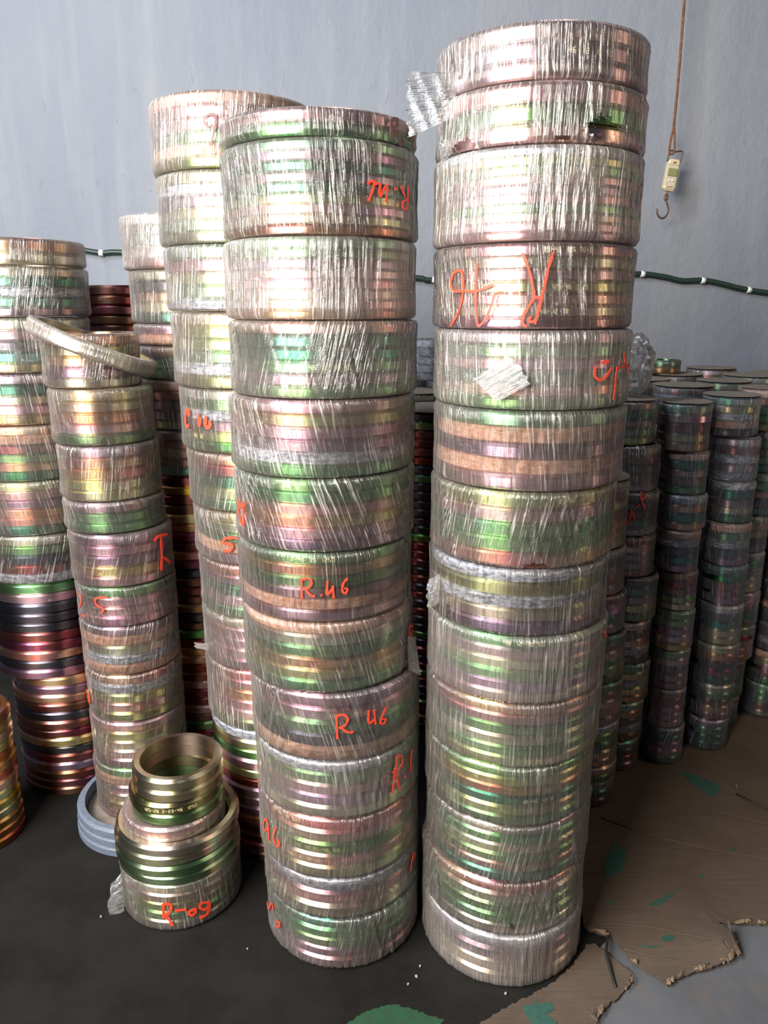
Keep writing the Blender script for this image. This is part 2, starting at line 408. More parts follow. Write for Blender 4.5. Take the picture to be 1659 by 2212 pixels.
def polysheet(name, pts, thick, m, parent=None, z=0, jag=0, sub=1, lift=None):
    # a flat sheet with ragged outline; lift(x,y) gives its height
    P = []
    n = len(pts)
    for i in range(n):
        a = np.array(pts[i]); b = np.array(pts[(i+1) % n]); d = b-a; ln = np.linalg.norm(d); k = max(1, int(ln/.006)) if jag and ln < .5 else 1
        for q in range(k):
            p = a+d*q/k
            if jag and k > 1: p = p+np.array([-d[1], d[0]])/ln*random.uniform(-jag, jag)
            P.append(p)
    bm = bmesh.new()
    vs = [bm.verts.new((p[0], p[1], 0)) for p in P]
    es = [bm.edges.new((vs[i], vs[(i+1) % len(vs)])) for i in range(len(vs))]
    bmesh.ops.triangle_fill(bm, edges=es, use_beauty=True)
    for _ in range(sub):
        big = [e for e in bm.edges if e.calc_length() > .05]
        if big: bmesh.ops.subdivide_edges(bm, edges=big, cuts=1); bmesh.ops.triangulate(bm, faces=bm.faces)
    if lift:
        for v in bm.verts: v.co.z += lift(v.co.x, v.co.y)
    for f in bm.faces:
        if f.normal.z < 0: f.normal_flip()
    r = bmesh.ops.extrude_face_region(bm, geom=list(bm.faces))
    for v in [g for g in r['geom'] if isinstance(g, bmesh.types.BMVert)]: v.co.z += thick
    bmesh.ops.recalc_face_normals(bm, faces=bm.faces)
    me = bm_mesh(name, bm); o = link(name, me, m, parent); o.location.z = z
    return o
def tube(name, pts, rad, m, parent=None, seg=8, closed=False, flat=None):
    P = [Vector(p) for p in pts]; V = []; Fc = []; n = len(P)
    up = Vector((0, 1, 0))
    for i in range(n):
        d = (P[(i+1) % n]-P[i-1]) if closed else (P[min(i+1, n-1)]-P[max(i-1, 0)])
        d.normalize()
        u = up.cross(d)
        if u.length < .05: u = Vector((1, 0, 0)).cross(d)
        u.normalize(); v = d.cross(u)
        for k in range(seg):
            a = 2*PI*k/seg; V.append(tuple(P[i]+u*math.cos(a)*rad+v*math.sin(a)*rad))
    for i in range(n if closed else n-1):
        j = (i+1) % n
        for k in range(seg):
            kk = (k+1) % seg; Fc.append((i*seg+k, i*seg+kk, j*seg+kk, j*seg+k))
    if not closed: Fc += [tuple(range(seg-1, -1, -1)), tuple((n-1)*seg+k for k in range(seg))]
    return link(name, mesh(name, V, Fc, True), m, parent)
def spline(pts, k=6):
    P = [Vector(p) for p in pts]; Q = []
    for i in range(len(P)-1):
        p0 = P[max(i-1, 0)]; p1 = P[i]; p2 = P[i+1]; p3 = P[min(i+2, len(P)-1)]
        for a in range(k):
            t = a/k; Q.append(.5*((2*p1)+(-p0+p2)*t+(2*p0-5*p1+4*p2-p3)*t*t+(-p0+3*p1-3*p2+p3)*t**3))
    Q.append(P[-1]); return Q
def crumple(name, corners, m, parent, n=16, amp=.008, seed=1, color=(.3, 1, 0), ragged=.006, curl=0):
    # creased sheet between four corners (world or parent space), ragged outer edge on the side corner[2]-corner[3]
    rs = np.random.RandomState(seed); A, B, D, E = [np.array(c, float) for c in corners]
    nrm = np.cross(B-A, E-A); nrm /= np.linalg.norm(nrm)
    V = []; uv = []
    ks = [(rs.randn(2)*rs.choice([6, 11, 20]), rs.rand()*6.3, rs.rand()) for _ in range(7)]
    for i in range(n+1):
        for j in range(n+1):
            s, t = i/n, j/n
            p = A*(1-s)*(1-t)+B*s*(1-t)+D*s*t+E*(1-s)*t
            q = sum(abs(math.sin(k[0][0]*s+k[0][1]*t+k[1]))*k[2] for k in ks)/3.5-.5
            p = p+nrm*amp*q*min(1, 3*t+.15)+nrm*curl*t*t
            if j == n: p = p+(E-A)/np.linalg.norm(E-A)*rs.uniform(-ragged, ragged)
            V.append(tuple(p)); uv.append((s*.15+seed, t*.15))
    Fc = [(i*(n+1)+j, (i+1)*(n+1)+j, (i+1)*(n+1)+j+1, i*(n+1)+j+1) for i in range(n) for j in range(n)]
    return link(name, mesh(name, V, Fc, True, uv), m, parent, color)

# ---------------------------------------------------------------- the setting
def box_obj(name, x0, x1, y0, y1, z0, z1, m, parent=None):
    bm = bmesh.new(); bmesh.ops.create_cube(bm, size=1)
    for v in bm.verts: v.co = Vector(((x0+x1)/2+v.co.x*(x1-x0), (y0+y1)/2+v.co.y*(y1-y0), (z0+z1)/2+v.co.z*(z1-z0)))
    return link(name, bm_mesh(name, bm), m, parent)
floor = box_obj('floor', -4.5, 4.5, -3, 4.1, -.1, 0, make_concrete()); floor['kind'] = 'structure'
wall = box_obj('wall_back', -4.5, 4.5, 3.9, 4.1, -.1, 4.2, make_wall()); wall['kind'] = 'structure'

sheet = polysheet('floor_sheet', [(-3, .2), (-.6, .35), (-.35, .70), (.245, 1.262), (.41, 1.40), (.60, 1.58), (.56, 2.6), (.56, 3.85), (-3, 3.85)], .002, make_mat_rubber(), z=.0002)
tag(sheet, 'large dark dirty sheet covering the floor under the middle front column', 'floor sheet')
st = polysheet('paint_stain', [(-.05, 1.329), (.0, 1.348), (.021, 1.352), (.072, 1.334), (.132, 1.312), (.09, 1.27), (-.02, 1.25), (-.09, 1.29)], .0003, M_GREEN2, sheet, z=.0021, jag=.003)

def wave(x, y): return .0018*math.sin(x*9+y*5)+.0012*math.sin(y*21-x*6)+.0032
CARD1 = [(.5, 1.561), (.528, 1.546), (.56, 1.529), (.574, 1.49), (.586, 1.457), (.615, 1.427), (.646, 1.394), (.685, 1.415), (.724, 1.431), (.771, 1.44), (.811, 1.457), (.848, 1.49), (.86, 1.532), (.846, 1.564), (.823, 1.578), (.866, 1.571), (.909, 1.575), (.962, 1.568), (1.25, 1.62), (1.9, 1.7), (2.3, 2.45), (1.6, 2.66), (.95, 2.45), (.60, 2.45), (.60, 1.95), (.52, 1.75)]
def lift1(x, y):
    e = 0
    d = math.hypot(x-.84, y-1.49)
    if d < .12: e += .018*(1-d/.12)**1.5
    return wave(x, y)+e
card = polysheet('cardboard_sheet', CARD1, .004, M_CARD, z=.002, jag=.0025, sub=5, lift=lift1)
tag(card, 'large flattened brown cardboard with torn front edge and green paint drips', 'cardboard')
GS = {'a': [(.982, 2.22), (1.027, 2.2), (1.085, 2.137), (1.047, 2.082), (1.02, 2.10), (.995, 2.16)],
      'b': [(.665, 1.87), (.69, 1.83), (.67, 1.79), (.655, 1.76), (.625, 1.735), (.60, 1.73), (.61, 1.78), (.64, 1.83)],
      'c': [(.682, 1.629), (.705, 1.648), (.735, 1.660), (.794, 1.702), (.745, 1.655), (.71, 1.632)],
      'd': [(.679, 1.527), (.70, 1.534), (.715, 1.528), (.700, 1.516), (.682, 1.513)],
      'e': [(.612, 1.508), (.64, 1.500), (.672, 1.502), (.65, 1.496), (.628, 1.497)],
      'f': [(.959, 1.826), (.99, 1.843), (1.017, 1.855), (.985, 1.836)], 'g': [(.858, 1.742), (.866, 1.748), (.872, 1.741), (.864, 1.734)],
      'k': [(.559, 1.66), (.58, 1.652), (.606, 1.633), (.578, 1.645)]}
for k, v in GS.items():
    zz = max(lift1(*p) for p in v)
    polysheet('paint_stain', v, .0005, M_GREEN, card, z=.0044, jag=.0015, sub=2, lift=lift1)
for pts in ([(.507, 1.575), (.56, 1.572), (.659, 1.561), (.74, 1.535), (.819, 1.501)], [(.578, 1.494), (.63, 1.474), (.71, 1.45), (.762, 1.446)],
            [(.66, 1.98), (.80, 1.90), (.98, 1.83), (1.25, 1.76)], [(.95, 2.05), (1.15, 1.95), (1.4, 1.88)]):
    tube('crease_ridge', spline([(x, y, lift1(x, y)+.0052) for x, y in pts], 6), .0022, M_CARD, card, 6)
tube('dark_slot', [(1.117, 2.096, lift1(1.117, 2.096)+.0062), (1.15, 2.056, lift1(1.15, 2.056)+.0062), (1.19, 2.004, lift1(1.19, 2.004)+.0062)], .003, M_BLACK, card, 6)
# torn flakes along the torn edge
def flake(parent, x, y, L_, w, rz, seed, up=.014):
    rs = random.Random(seed); V = []; Fc = []; n = 7
    for i in range(n+1):
        t = i/n; a = t*2.2; wv = w*rs.uniform(.25, 1)*(.3+math.sin(PI*min(1, max(0, t)))) 
        for s in (-1, 1):
            xx = (t-.5)*L_+rs.uniform(-.003, .003); yy = s*wv*.5+rs.uniform(-.002, .002)
            zz = up*(.4+.6*math.sin(a))*(1+.5*s) + rs.uniform(-.002, .002)
            for dz in (0, .0018): V.append((xx, yy, zz+dz))
    for i in range(n):
        a = 4*i; b = a+4; Fc += [(a+1, a+3, b+3, b+1), (a, b, b+2, a+2), (a, a+1, b+1, b), (a+2, b+2, b+3, a+3)]
    Fc += [(0, 2, 3, 1), (4*n, 4*n+1, 4*n+3, 4*n+2)]
    o = link('torn_flake', mesh('flake', V, Fc), M_CARDTORN, parent, None, (x, y, .009)); o.rotation_euler = (0, 0, rz)
    return o
flake(card, .845, 1.505, .085, .020, 1.45, 1, .022)
flake(card, .822, 1.462, .04, .014, .6, 2)
for i, (x, y, l, w_, rz) in enumerate([(.655, 1.400, .028, .013, .5), (.682, 1.414, .022, .008, .8), (.735, 1.435, .03, .007, .2), (.80, 1.454, .02, .008, .4), (.590, 1.454, .02, .006, -.9), (.535, 1.541, .04, .006, -.5), (.90, 1.573, .04, .008, .1), (.945, 1.570, .02, .006, -.1), (1.137, 2.137, .025, .010, 1.2)]):
    flake(card, x, y, l, w_, rz, 10+i, .005)
CARD2 = [(.388, 1.402), (.447, 1.452), (.494, 1.512), (.513, 1.511), (.537, 1.488), (.553, 1.457), (.575, 1.431), (.57, 1.406), (.54, 1.375), (.493, 1.34), (.463, 1.312), (.44, 1.27), (.30, 1.12), (.0, .95), (-.1, 1.05), (.212, 1.304)]
card2 = polysheet('cardboard_piece', CARD2, .004, M_CARD, z=.0024, jag=.0025, sub=3, lift=lambda x, y: .0015+.001*math.sin(x*30+y*9))
tag(card2, 'small torn cardboard piece in front of the tallest column with green splash', 'cardboard')
polysheet('paint_stain', [(.274, 1.317), (.295, 1.336), (.309, 1.343), (.333, 1.345), (.34, 1.362), (.345, 1.347), (.373, 1.350), (.377, 1.334), (.355, 1.320), (.375, 1.30), (.33, 1.26), (.25, 1.28)], .0004, M_GREEN, card2, z=.0058, jag=.002)
polysheet('paint_stain', [(.463, 1.446), (.469, 1.448), (.473, 1.443), (.467, 1.439)], .0004, M_GREEN, card2, z=.0058)
for i, (x, y, l, rz) in enumerate([(.555, 1.389, .035, .85), (.475, 1.322, .035, .9), (.455, 1.303, .03, 1.6), (.569, 1.420, .03, 1.9)]):
    flake(card2, x, y, l, .011, rz, 40+i, .008)
tag(tube('curved_strip', spline([(.548, 1.525, .018), (.528, 1.47, .020), (.526, 1.425, .014), (.527, 1.388, .009)]), .0035, M_BLACK), 'thin black curved strip lying over the torn gap between cardboards', 'strip')
for i, (x, y, s) in enumerate([(.075, 1.42, .004), (.085, 1.45, .003), (.055, 1.40, .0035), (.275, 1.375, .004), (-.72, 1.60, .004), (-.33, 1.50, .003)]):
    bm = bmesh.new(); bmesh.ops.create_icosphere(bm, subdivisions=1, radius=s)
    for v in bm.verts: v.co *= random.uniform(.7, 1.2)
    o = link('grit_crumb', bm_mesh('grit', bm), M_GRIT, None, None, (x, y, .003+s*.7))
    tag(o, 'tiny pale grit crumb '+['at the gap between the two front columns', 'farthest into the gap between the two front columns', 'beside the middle front column on the tallest side', 'touching the foot of the tallest column', 'on the empty dark floor sheet beside the small front stack', 'between the small front stack and the middle column'][i], 'grit', 'grit crumbs on the floor sheet')

# ---------------------------------------------------------------- the columns of ring packs
COLS = {
 'A': [[-0.13,1.63,0.192,1.79,1.839,"PG"],[-0.126,1.63,0.193,1.627,1.79,"GVTVTYPYC"],[-0.128,1.63,0.195,1.479,1.627,"GGVPPNPC"],[-0.126,1.63,0.195,1.333,1.479,"CTTGVG"],[-0.132,1.63,0.196,1.18,1.333,"PYPVSG"],[-0.129,1.63,0.195,1.029,1.18,"GGPCPV"],[-0.131,1.63,0.194,0.878,1.029,"GCGVRP"],[-0.128,1.63,0.193,0.718,0.878,"RNGCYG"],[-0.114,1.63,0.197,0.557,0.718,"VPGKR"],[-0.11,1.63,0.195,0.413,0.557,"SGPVN"],[-0.111,1.63,0.195,0.254,0.413,"CPGPY"],[-0.107,1.63,0.193,0.143,0.254,"SPN"],[-0.105,1.63,0.192,0,0.143,"TGGVP"]],
 'B': [[0.294,1.585,0.194,1.867,1.956,"PVP"],[0.295,1.585,0.195,1.769,1.867,"PGP"],[0.295,1.585,0.198,1.613,1.769,"SYGPVPGNPP"],[0.296,1.585,0.196,1.463,1.613,"PNPYPNP"],[0.301,1.585,0.197,1.318,1.463,"VGPTCG"],[0.301,1.585,0.196,1.164,1.318,"GRVRP"],[0.295,1.585,0.194,1.009,1.164,"YPGGC"],[0.292,1.585,0.193,0.867,1.009,"SYSNV"],[0.297,1.585,0.197,0.719,0.867,"GPNGVN"],[0.295,1.585,0.196,0.571,0.719,"CPGNGY"],[0.292,1.585,0.194,0.427,0.571,"GYCTYG"],[0.294,1.585,0.193,0.283,0.427,"PGNGCT"],[0.29,1.585,0.194,0.142,0.283,"CNGGN"],[0.293,1.585,0.196,0,0.142,"SVNN"]],
 'C': [[-0.36,1.985,0.192,1.797,1.954,5],[-0.356,1.985,0.192,1.642,1.797,6],[-0.348,1.985,0.192,1.493,1.642,7],[-0.343,1.985,0.192,1.316,1.493,7],[-0.335,1.985,0.192,1.161,1.316,5],[-0.325,1.985,0.192,1.015,1.161,5],[-0.317,1.985,0.192,0.877,1.015,5],[-0.312,1.985,0.192,0.733,0.877,5],[-0.311,1.985,0.192,0.587,0.733,5],[-0.31,1.985,0.192,0.409,0.587,6],[-0.308,1.985,0.192,0,0.409,14]],
 'D': [[-0.586,2.38,0.185,1.607,1.754,5],[-0.573,2.38,0.185,1.459,1.607,5],[-0.57,2.38,0.185,1.397,1.459,2],[-0.567,2.38,0.185,1.301,1.397,3],[-0.575,2.38,0.185,1.155,1.301,4],[-0.587,2.38,0.185,1.018,1.155,4],[-0.598,2.38,0.185,0,1.018,3]],
 'E': [[-0.773,2.045,0.124,1.303,1.441,5],[-0.758,2.045,0.133,1.159,1.303,5],[-0.751,2.045,0.132,1.011,1.159,5],[-0.748,2.045,0.134,0.924,1.011,3],[-0.738,2.045,0.139,0.777,0.924,5],[-0.735,2.045,0.137,0.663,0.777,4],[-0.737,2.045,0.136,0.518,0.663,5],[-0.736,2.045,0.135,0.371,0.518,5],[-0.737,2.045,0.136,0.222,0.371,5],[-0.742,2.045,0.134,0.05,0.222,6]],
 'F': [[-1.043,2.27,0.185,1.611,1.682,2],[-1.043,2.27,0.185,1.477,1.611,5],[-1.05,2.27,0.185,1.328,1.477,5],[-1.056,2.27,0.185,1.185,1.328,4],[-1.057,2.27,0.185,1.026,1.185,5],[-1.057,2.27,0.185,0.866,1.026,5],[-1.057,2.27,0.185,0.717,0.866,5],[-1.056,2.27,0.185,0.413,0.717,8],[-1.027,2.27,0.185,0,0.413,15]],
 'I': [[-0.536,1.705,0.154,0,0.138,5]],
 'K0': [[0.599,2.12,0.1,0.845,1.043,5],[0.607,2.12,0.1,0.708,0.845,4],[0.617,2.12,0.1,0.585,0.708,4],[0.628,2.12,0.1,0.431,0.585,4],[0.632,2.12,0.1,0.293,0.431,4],[0.63,2.12,0.1,0.152,0.293,4],[0.631,2.12,0.1,0,0.152,5]],
 'K1': [[0.738,2.3,0.085,1.108,1.24,5],[0.762,2.3,0.085,0.966,1.108,5],[0.768,2.3,0.085,0.826,0.966,5],[0.772,2.3,0.085,0.693,0.826,5],[0.792,2.3,0.085,0.544,0.693,4],[0.783,2.3,0.085,0.399,0.544,4],[0.792,2.3,0.085,0.261,0.399,5],[0.783,2.3,0.085,0.121,0.261,4],[0.78,2.3,0.085,0,0.121,4]],
 'K2': [[0.919,2.32,0.078,1.082,1.228,5],[0.934,2.32,0.071,0.948,1.082,5],[0.941,2.32,0.073,0.833,0.948,4],[0.938,2.32,0.069,0.697,0.833,5],[0.947,2.32,0.066,0.566,0.697,5],[0.948,2.32,0.069,0.428,0.566,5],[0.949,2.32,0.065,0.287,0.428,5],[0.949,2.32,0.067,0.147,0.287,5],[0.956,2.32,0.068,0,0.147,5]],
 'K3': [[1.098,2.41,0.087,1.113,1.239,5],[1.127,2.41,0.076,0.97,1.113,5],[1.132,2.41,0.072,0.832,0.97,5],[1.134,2.41,0.075,0.688,0.832,6],[1.141,2.41,0.073,0.55,0.688,6],[1.144,2.41,0.074,0.408,0.55,6],[1.144,2.41,0.076,0.261,0.408,6],[1.147,2.41,0.075,0.129,0.261,6],[1.142,2.41,0.074,0,0.129,5]],
 'K4': [[1.282,2.57,0.08,1.107,1.245,5],[1.291,2.57,0.08,0.966,1.107,5],[1.299,2.57,0.08,0.816,0.966,5],[1.266,2.57,0.08,0.683,0.816,4],[1.268,2.57,0.08,0.536,0.683,5],[1.27,2.57,0.08,0.407,0.536,4],[1.267,2.57,0.08,0.272,0.407,4],[1.25,2.57,0.08,0.124,0.272,4],[1.244,2.57,0.08,0,0.124,4]],
 'K5': [[1.435,2.63,0.08,1.077,1.21,5],[1.448,2.63,0.08,0.94,1.077,5],[1.461,2.63,0.08,0.807,0.94,5],[1.461,2.63,0.08,0.68,0.807,4],[1.466,2.63,0.08,0.553,0.68,4],[1.465,2.63,0.08,0.389,0.553,5],[1.462,2.63,0.08,0.279,0.389,4],[1.455,2.63,0.08,0.148,0.279,4],[1.451,2.63,0.08,0,0.148,4]],
}

MARKS = {
 'A0': [["brown",0.007,[[[0.828,1.8277],[0.842,1.8132],[0.829,1.7979]],[[0.828,1.8265],[0.904,1.8301],[0.926,1.8239],[0.862,1.815],[0.832,1.8134]],[[0.873,1.8153],[0.927,1.8042],[0.992,1.7887]],[[1.023,1.7991],[1.045,1.7967]],[[1.194,1.8228],[1.184,1.8081],[1.303,1.8087]],[[1.299,1.8279],[1.259,1.8083],[1.252,1.7911]]]]],
 'A1': [["red",0.0046,[[[0.521,1.7151],[0.547,1.719],[0.585,1.7207],[0.581,1.7102],[0.531,1.6866]],[[0.585,1.7149],[0.641,1.7182]],[[0.66,1.7185],[0.653,1.6961],[0.725,1.715],[0.746,1.7107],[0.725,1.6878]],[[0.847,1.7126],[0.889,1.7135]],[[1.084,1.724],[1.074,1.7006],[1.046,1.6823],[0.984,1.6828],[0.976,1.6911],[1.065,1.7004]],[[1.022,1.7019],[0.97,1.7129],[0.934,1.7188]]]]],
 'A6': [["red",0.0046,[[[-0.184,0.974],[-0.181,0.934]],[[-0.184,0.9746],[-0.098,0.9772],[-0.073,0.9691],[-0.101,0.9586],[-0.16,0.9551]],[[-0.145,0.9552],[-0.088,0.9424],[-0.042,0.9396]],[[0.02,0.9432],[0.03,0.9408]],[[0.09,0.9719],[0.081,0.9424],[0.143,0.9567]],[[0.143,0.9612],[0.15,0.9344]],[[0.297,0.975],[0.252,0.9641],[0.241,0.9494],[0.273,0.9435],[0.295,0.9513],[0.266,0.9549]]]]],
 'A8': [["red",0.0046,[[[0.069,0.6699],[0.076,0.6174]],[[0.066,0.6715],[0.14,0.6739],[0.191,0.6648],[0.16,0.6491],[0.093,0.6436]],[[0.108,0.645],[0.189,0.6321],[0.25,0.6306]],[[0.424,0.6748],[0.423,0.6453],[0.489,0.6502]],[[0.485,0.6735],[0.506,0.6377]],[[0.644,0.6705],[0.567,0.6423],[0.603,0.6327],[0.637,0.6411],[0.585,0.6462]]]]],
 'A9': [["red",0.0046,[[[0.79,0.536],[0.746,0.4873],[0.721,0.4488]],[[0.801,0.5385],[0.874,0.5282],[0.875,0.5105],[0.791,0.5026],[0.714,0.5042]],[[0.768,0.503],[0.84,0.4444]],[[0.931,0.472],[0.951,0.467]],[[1.086,0.524],[1.063,0.4978],[1.066,0.4686]]]]],
 'A10': [["red",0.0046,[[[-0.926,0.3379],[-1.041,0.3141],[-1.081,0.3259],[-0.98,0.3537],[-0.926,0.3379],[-0.931,0.2996]],[[-0.753,0.3589],[-0.823,0.3237],[-0.769,0.3054],[-0.708,0.3174],[-0.742,0.3288]]]]],
 'A12': [["red",0.0046,[[[-1.325,0.0662],[-1.218,0.0593],[-1.047,0.1069],[-1.01,0.0923]],[[-0.926,0.0724],[-0.84,0.0785],[-0.869,0.0644],[-0.948,0.0551]]]]],
 'A5': [["red",0.008,[[[-1.153,1.112],[-1.082,1.1003],[-0.922,1.1129]],[[-0.987,1.1162],[-0.967,1.0904],[-0.99,1.0641]],[[-1.143,1.0914],[-1.06,1.0682],[-0.99,1.0641]]]]],
 'A7': [["red",0.005,[[[1.246,0.8174],[1.24,0.7846]],[[1.246,0.8174],[1.53,0.7923],[1.406,0.7892]],[[1.279,0.7981],[1.531,0.7605]]]]],
 'A11': [["red",0.005,[[[1.147,0.2353],[1.106,0.2157],[1.08,0.1959]],[[1.147,0.2353],[1.237,0.2181],[1.127,0.2186]]]]],
 'B3': [["red",0.0046,[[[-0.014,1.594],[-0.05,1.5664],[-0.085,1.5274],[-0.141,1.4729]],[[-0.28,1.5933],[-0.215,1.5641],[-0.169,1.5324],[-0.153,1.5201],[-0.082,1.5189]],[[-0.153,1.5201],[-0.207,1.5028],[-0.248,1.4854],[-0.245,1.4728],[-0.211,1.4691]],[[-0.177,1.4866],[-0.201,1.4804],[-0.161,1.4767],[-0.137,1.4829]],[[-0.711,1.5786],[-0.712,1.5334],[-0.7,1.4927],[-0.671,1.4695],[-0.583,1.4876],[-0.512,1.5279]],[[-0.853,1.5313],[-0.699,1.5309],[-0.536,1.5417]],[[-0.863,1.5314],[-0.984,1.5318],[-1.044,1.5451],[-1.001,1.5629],[-0.918,1.5675],[-0.874,1.5595],[-0.867,1.5262],[-0.924,1.4925],[-1.033,1.4679]]]]],
 'B4': [["red",0.005,[[[0.86,1.4186],[0.894,1.4022]],[[0.5,1.4042],[0.604,1.4074],[0.548,1.4026]],[[0.441,1.3993],[0.442,1.3797],[0.544,1.3736],[0.655,1.3938]],[[0.737,1.3957],[0.735,1.3635],[0.731,1.3337]],[[0.753,1.3915],[1.01,1.3955],[1.018,1.3802]]]]],
 'B11': [["black",0.005,[[[-1.633,0.2054],[-1.592,0.1879],[-1.34,0.2355]],[[-1.632,0.1651],[-1.433,0.1855],[-1.537,0.1926]]]]],
 'B8': [["red",0.004,[[[1.001,0.8436],[1.069,0.8289],[1.262,0.8115]]]]],
 'C0': [["brown",0.005,[[[-0.038,1.8813],[-0.098,1.878],[-0.136,1.8867],[-0.112,1.8984],[-0.041,1.9026],[-0.004,1.8965],[-0.026,1.8694]],[[-0.026,1.8694],[-0.074,1.8421]]]]],
 'C4': [["red",0.009,[[[-0.88,1.2605],[-0.916,1.2446],[-0.927,1.2209],[-0.831,1.2219]],[[-0.88,1.2605],[-0.806,1.2584],[-0.838,1.2462]],[[-0.617,1.2558],[-0.615,1.2248],[-0.587,1.2459]],[[-0.489,1.2518],[-0.507,1.2265],[-0.439,1.2274],[-0.434,1.2411]]]]],
 'C6': [["red",0.007,[[[-0.243,0.952],[-0.367,0.9498],[-0.434,0.9446],[-0.446,0.9332],[-0.329,0.9346],[-0.326,0.9222],[-0.392,0.9146],[-0.452,0.9156]]]]],
 'E4': [["red",0.008,[[[0.967,0.8916],[1.096,0.9017],[1.375,0.8954]],[[1.147,0.8984],[1.142,0.8578],[1.093,0.8021]],[[1.154,0.8381],[1.298,0.8235],[1.402,0.8103]]]]],
 'E5': [["red",0.005,[[[-0.82,0.7478],[-0.714,0.7319],[-0.869,0.7037]],[[-0.753,0.6862],[-0.638,0.686]],[[-0.044,0.7529],[-0.288,0.7473],[-0.303,0.7297],[-0.146,0.7185],[-0.221,0.7047]]]]],
 'E8': [["red",0.009,[[[-1.018,0.4421],[-0.887,0.4367],[-0.879,0.4107],[-0.988,0.4274]]]]],
 'I0': [["red",0.007,[[[-0.037,0.0895],[-0.048,0.047]],[[-0.037,0.0895],[0.082,0.0869],[0.052,0.0649],[-0.024,0.0561]],[[-0.013,0.0539],[0.042,0.0426],[0.081,0.0242]],[[0.137,0.0683],[0.312,0.0672]],[[0.331,0.0574],[0.374,0.0463],[0.434,0.0474],[0.452,0.0599],[0.331,0.0574]],[[0.68,0.063],[0.554,0.0709],[0.525,0.0595],[0.621,0.0476],[0.692,0.0597],[0.641,0.0323],[0.5,0.0304]]]]],
 'K12': [["red",0.0046,[[[-0.401,0.8921],[-0.295,0.8634],[-0.24,0.9116],[-0.088,0.8791]],[[-0.091,0.9231],[0.025,0.9305]],[[0.026,0.9704],[0.073,0.945],[0.24,0.9153]],[[0.095,0.945],[0.258,0.9589]]]]],
}

PH = {'A': 'middle front column', 'B': 'tallest front column', 'C': 'column behind the middle front one', 'D': 'shaded column by the cable',
      'E': 'slimmer column standing in grey rings', 'F': 'wide column behind the tilted hoop pack', 'K0': 'dim column just behind the tallest one',
      'K1': 'dusty column under the crumpled plastic', 'K2': 'slim column nearest the cardboard', 'K3': 'slim bluish-film column second nearest the cardboard',
      'K4': 'back slim column half hidden by bluish one', 'K5': 'outermost slim column by the frame edge'}
SPEC = {  # haze, streak, slope per pack
 'A': [(.10, 1.1, .05), (.10, 1.1, .08), (.32, .9, -.03), (.22, 1.0, -.25), (.16, 1.2, .22), (.10, 1.3, .35), (.09, .5, .05), (.12, .6, .28), (.14, .5, .3), (.22, .4, .15), (.16, .5, -.1), (.14, .5, -.2), (.22, .5, -.2)],
 'B': [(.14, 1.3, .03), (.16, 1.2, -.05), (.30, 1.5, -.05), (.07, .9, .12), (.30, 1.2, .05), (.14, .7, .1), (.14, .8, -.2), (.08, .4, 0), (.26, .5, .0), (.18, .5, 0), (.13, .4, 0), (.15, .6, -.2), (.15, .6, -.2), (.42, .5, .05)]}
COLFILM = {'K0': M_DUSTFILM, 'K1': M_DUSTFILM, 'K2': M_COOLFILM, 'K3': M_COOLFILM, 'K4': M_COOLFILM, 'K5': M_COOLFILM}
BARE = {('C', 10), ('D', 6), ('F', 7), ('F', 8)}
STAMPS = {('B', 0): [(0, .35, '9 11 6'), (1, .05, '46-12 18 50')], ('B', 3): [(0, -.1, '35-46 125 90-8'), (1, -.6, '46-12 18 501'), (3, 0, '125-46 2-23 18'), (5, -.1, '46-12 18'), (6, .6, '46-12')],
          ('B', 4): [(3, .55, '46-12 8')], ('A', 3): [(3, -.2, '35-46 12 18 50')], ('A', 6): [(0, -.3, '2-46 35 1250')], ('A', 8): [(1, .0, '46-12 18 50'), (4, .1, '35-46')],
          ('A', 10): [(0, -.9, '12-46 18 501'), (1, -.7, '46 35-12'), (2, -.5, '12 18 35-46 50'), (3, -.6, '46-12 18 50')], ('B', 6): [(0, .2, '35-46 18')], ('B', 9): [(5, 0, '90 25 46 12 18')],
          ('B', 10): [(3, .0, '18-46 12 8')], ('B', 8): [(0, -.3, '46 12-18 50')], ('C', 4): [(4, -.8, '46 12')]}
HOLES = {('B', 1): [(.42, .022, .17, .022), (-.92, .008, .14, .012), (.02, .004, .10, .006)], ('B', 6): [(.0, .006, .12, .010)], ('B', 12): [(-.02, .028, .03, .010)]}
INKNAME = {'red': (M_RED, 'red marker writing'), 'brown': (M_BROWNINK, 'dark brown marker writing'), 'black': (M_BLACKINK, 'black marker writing')}
bare_i = 0
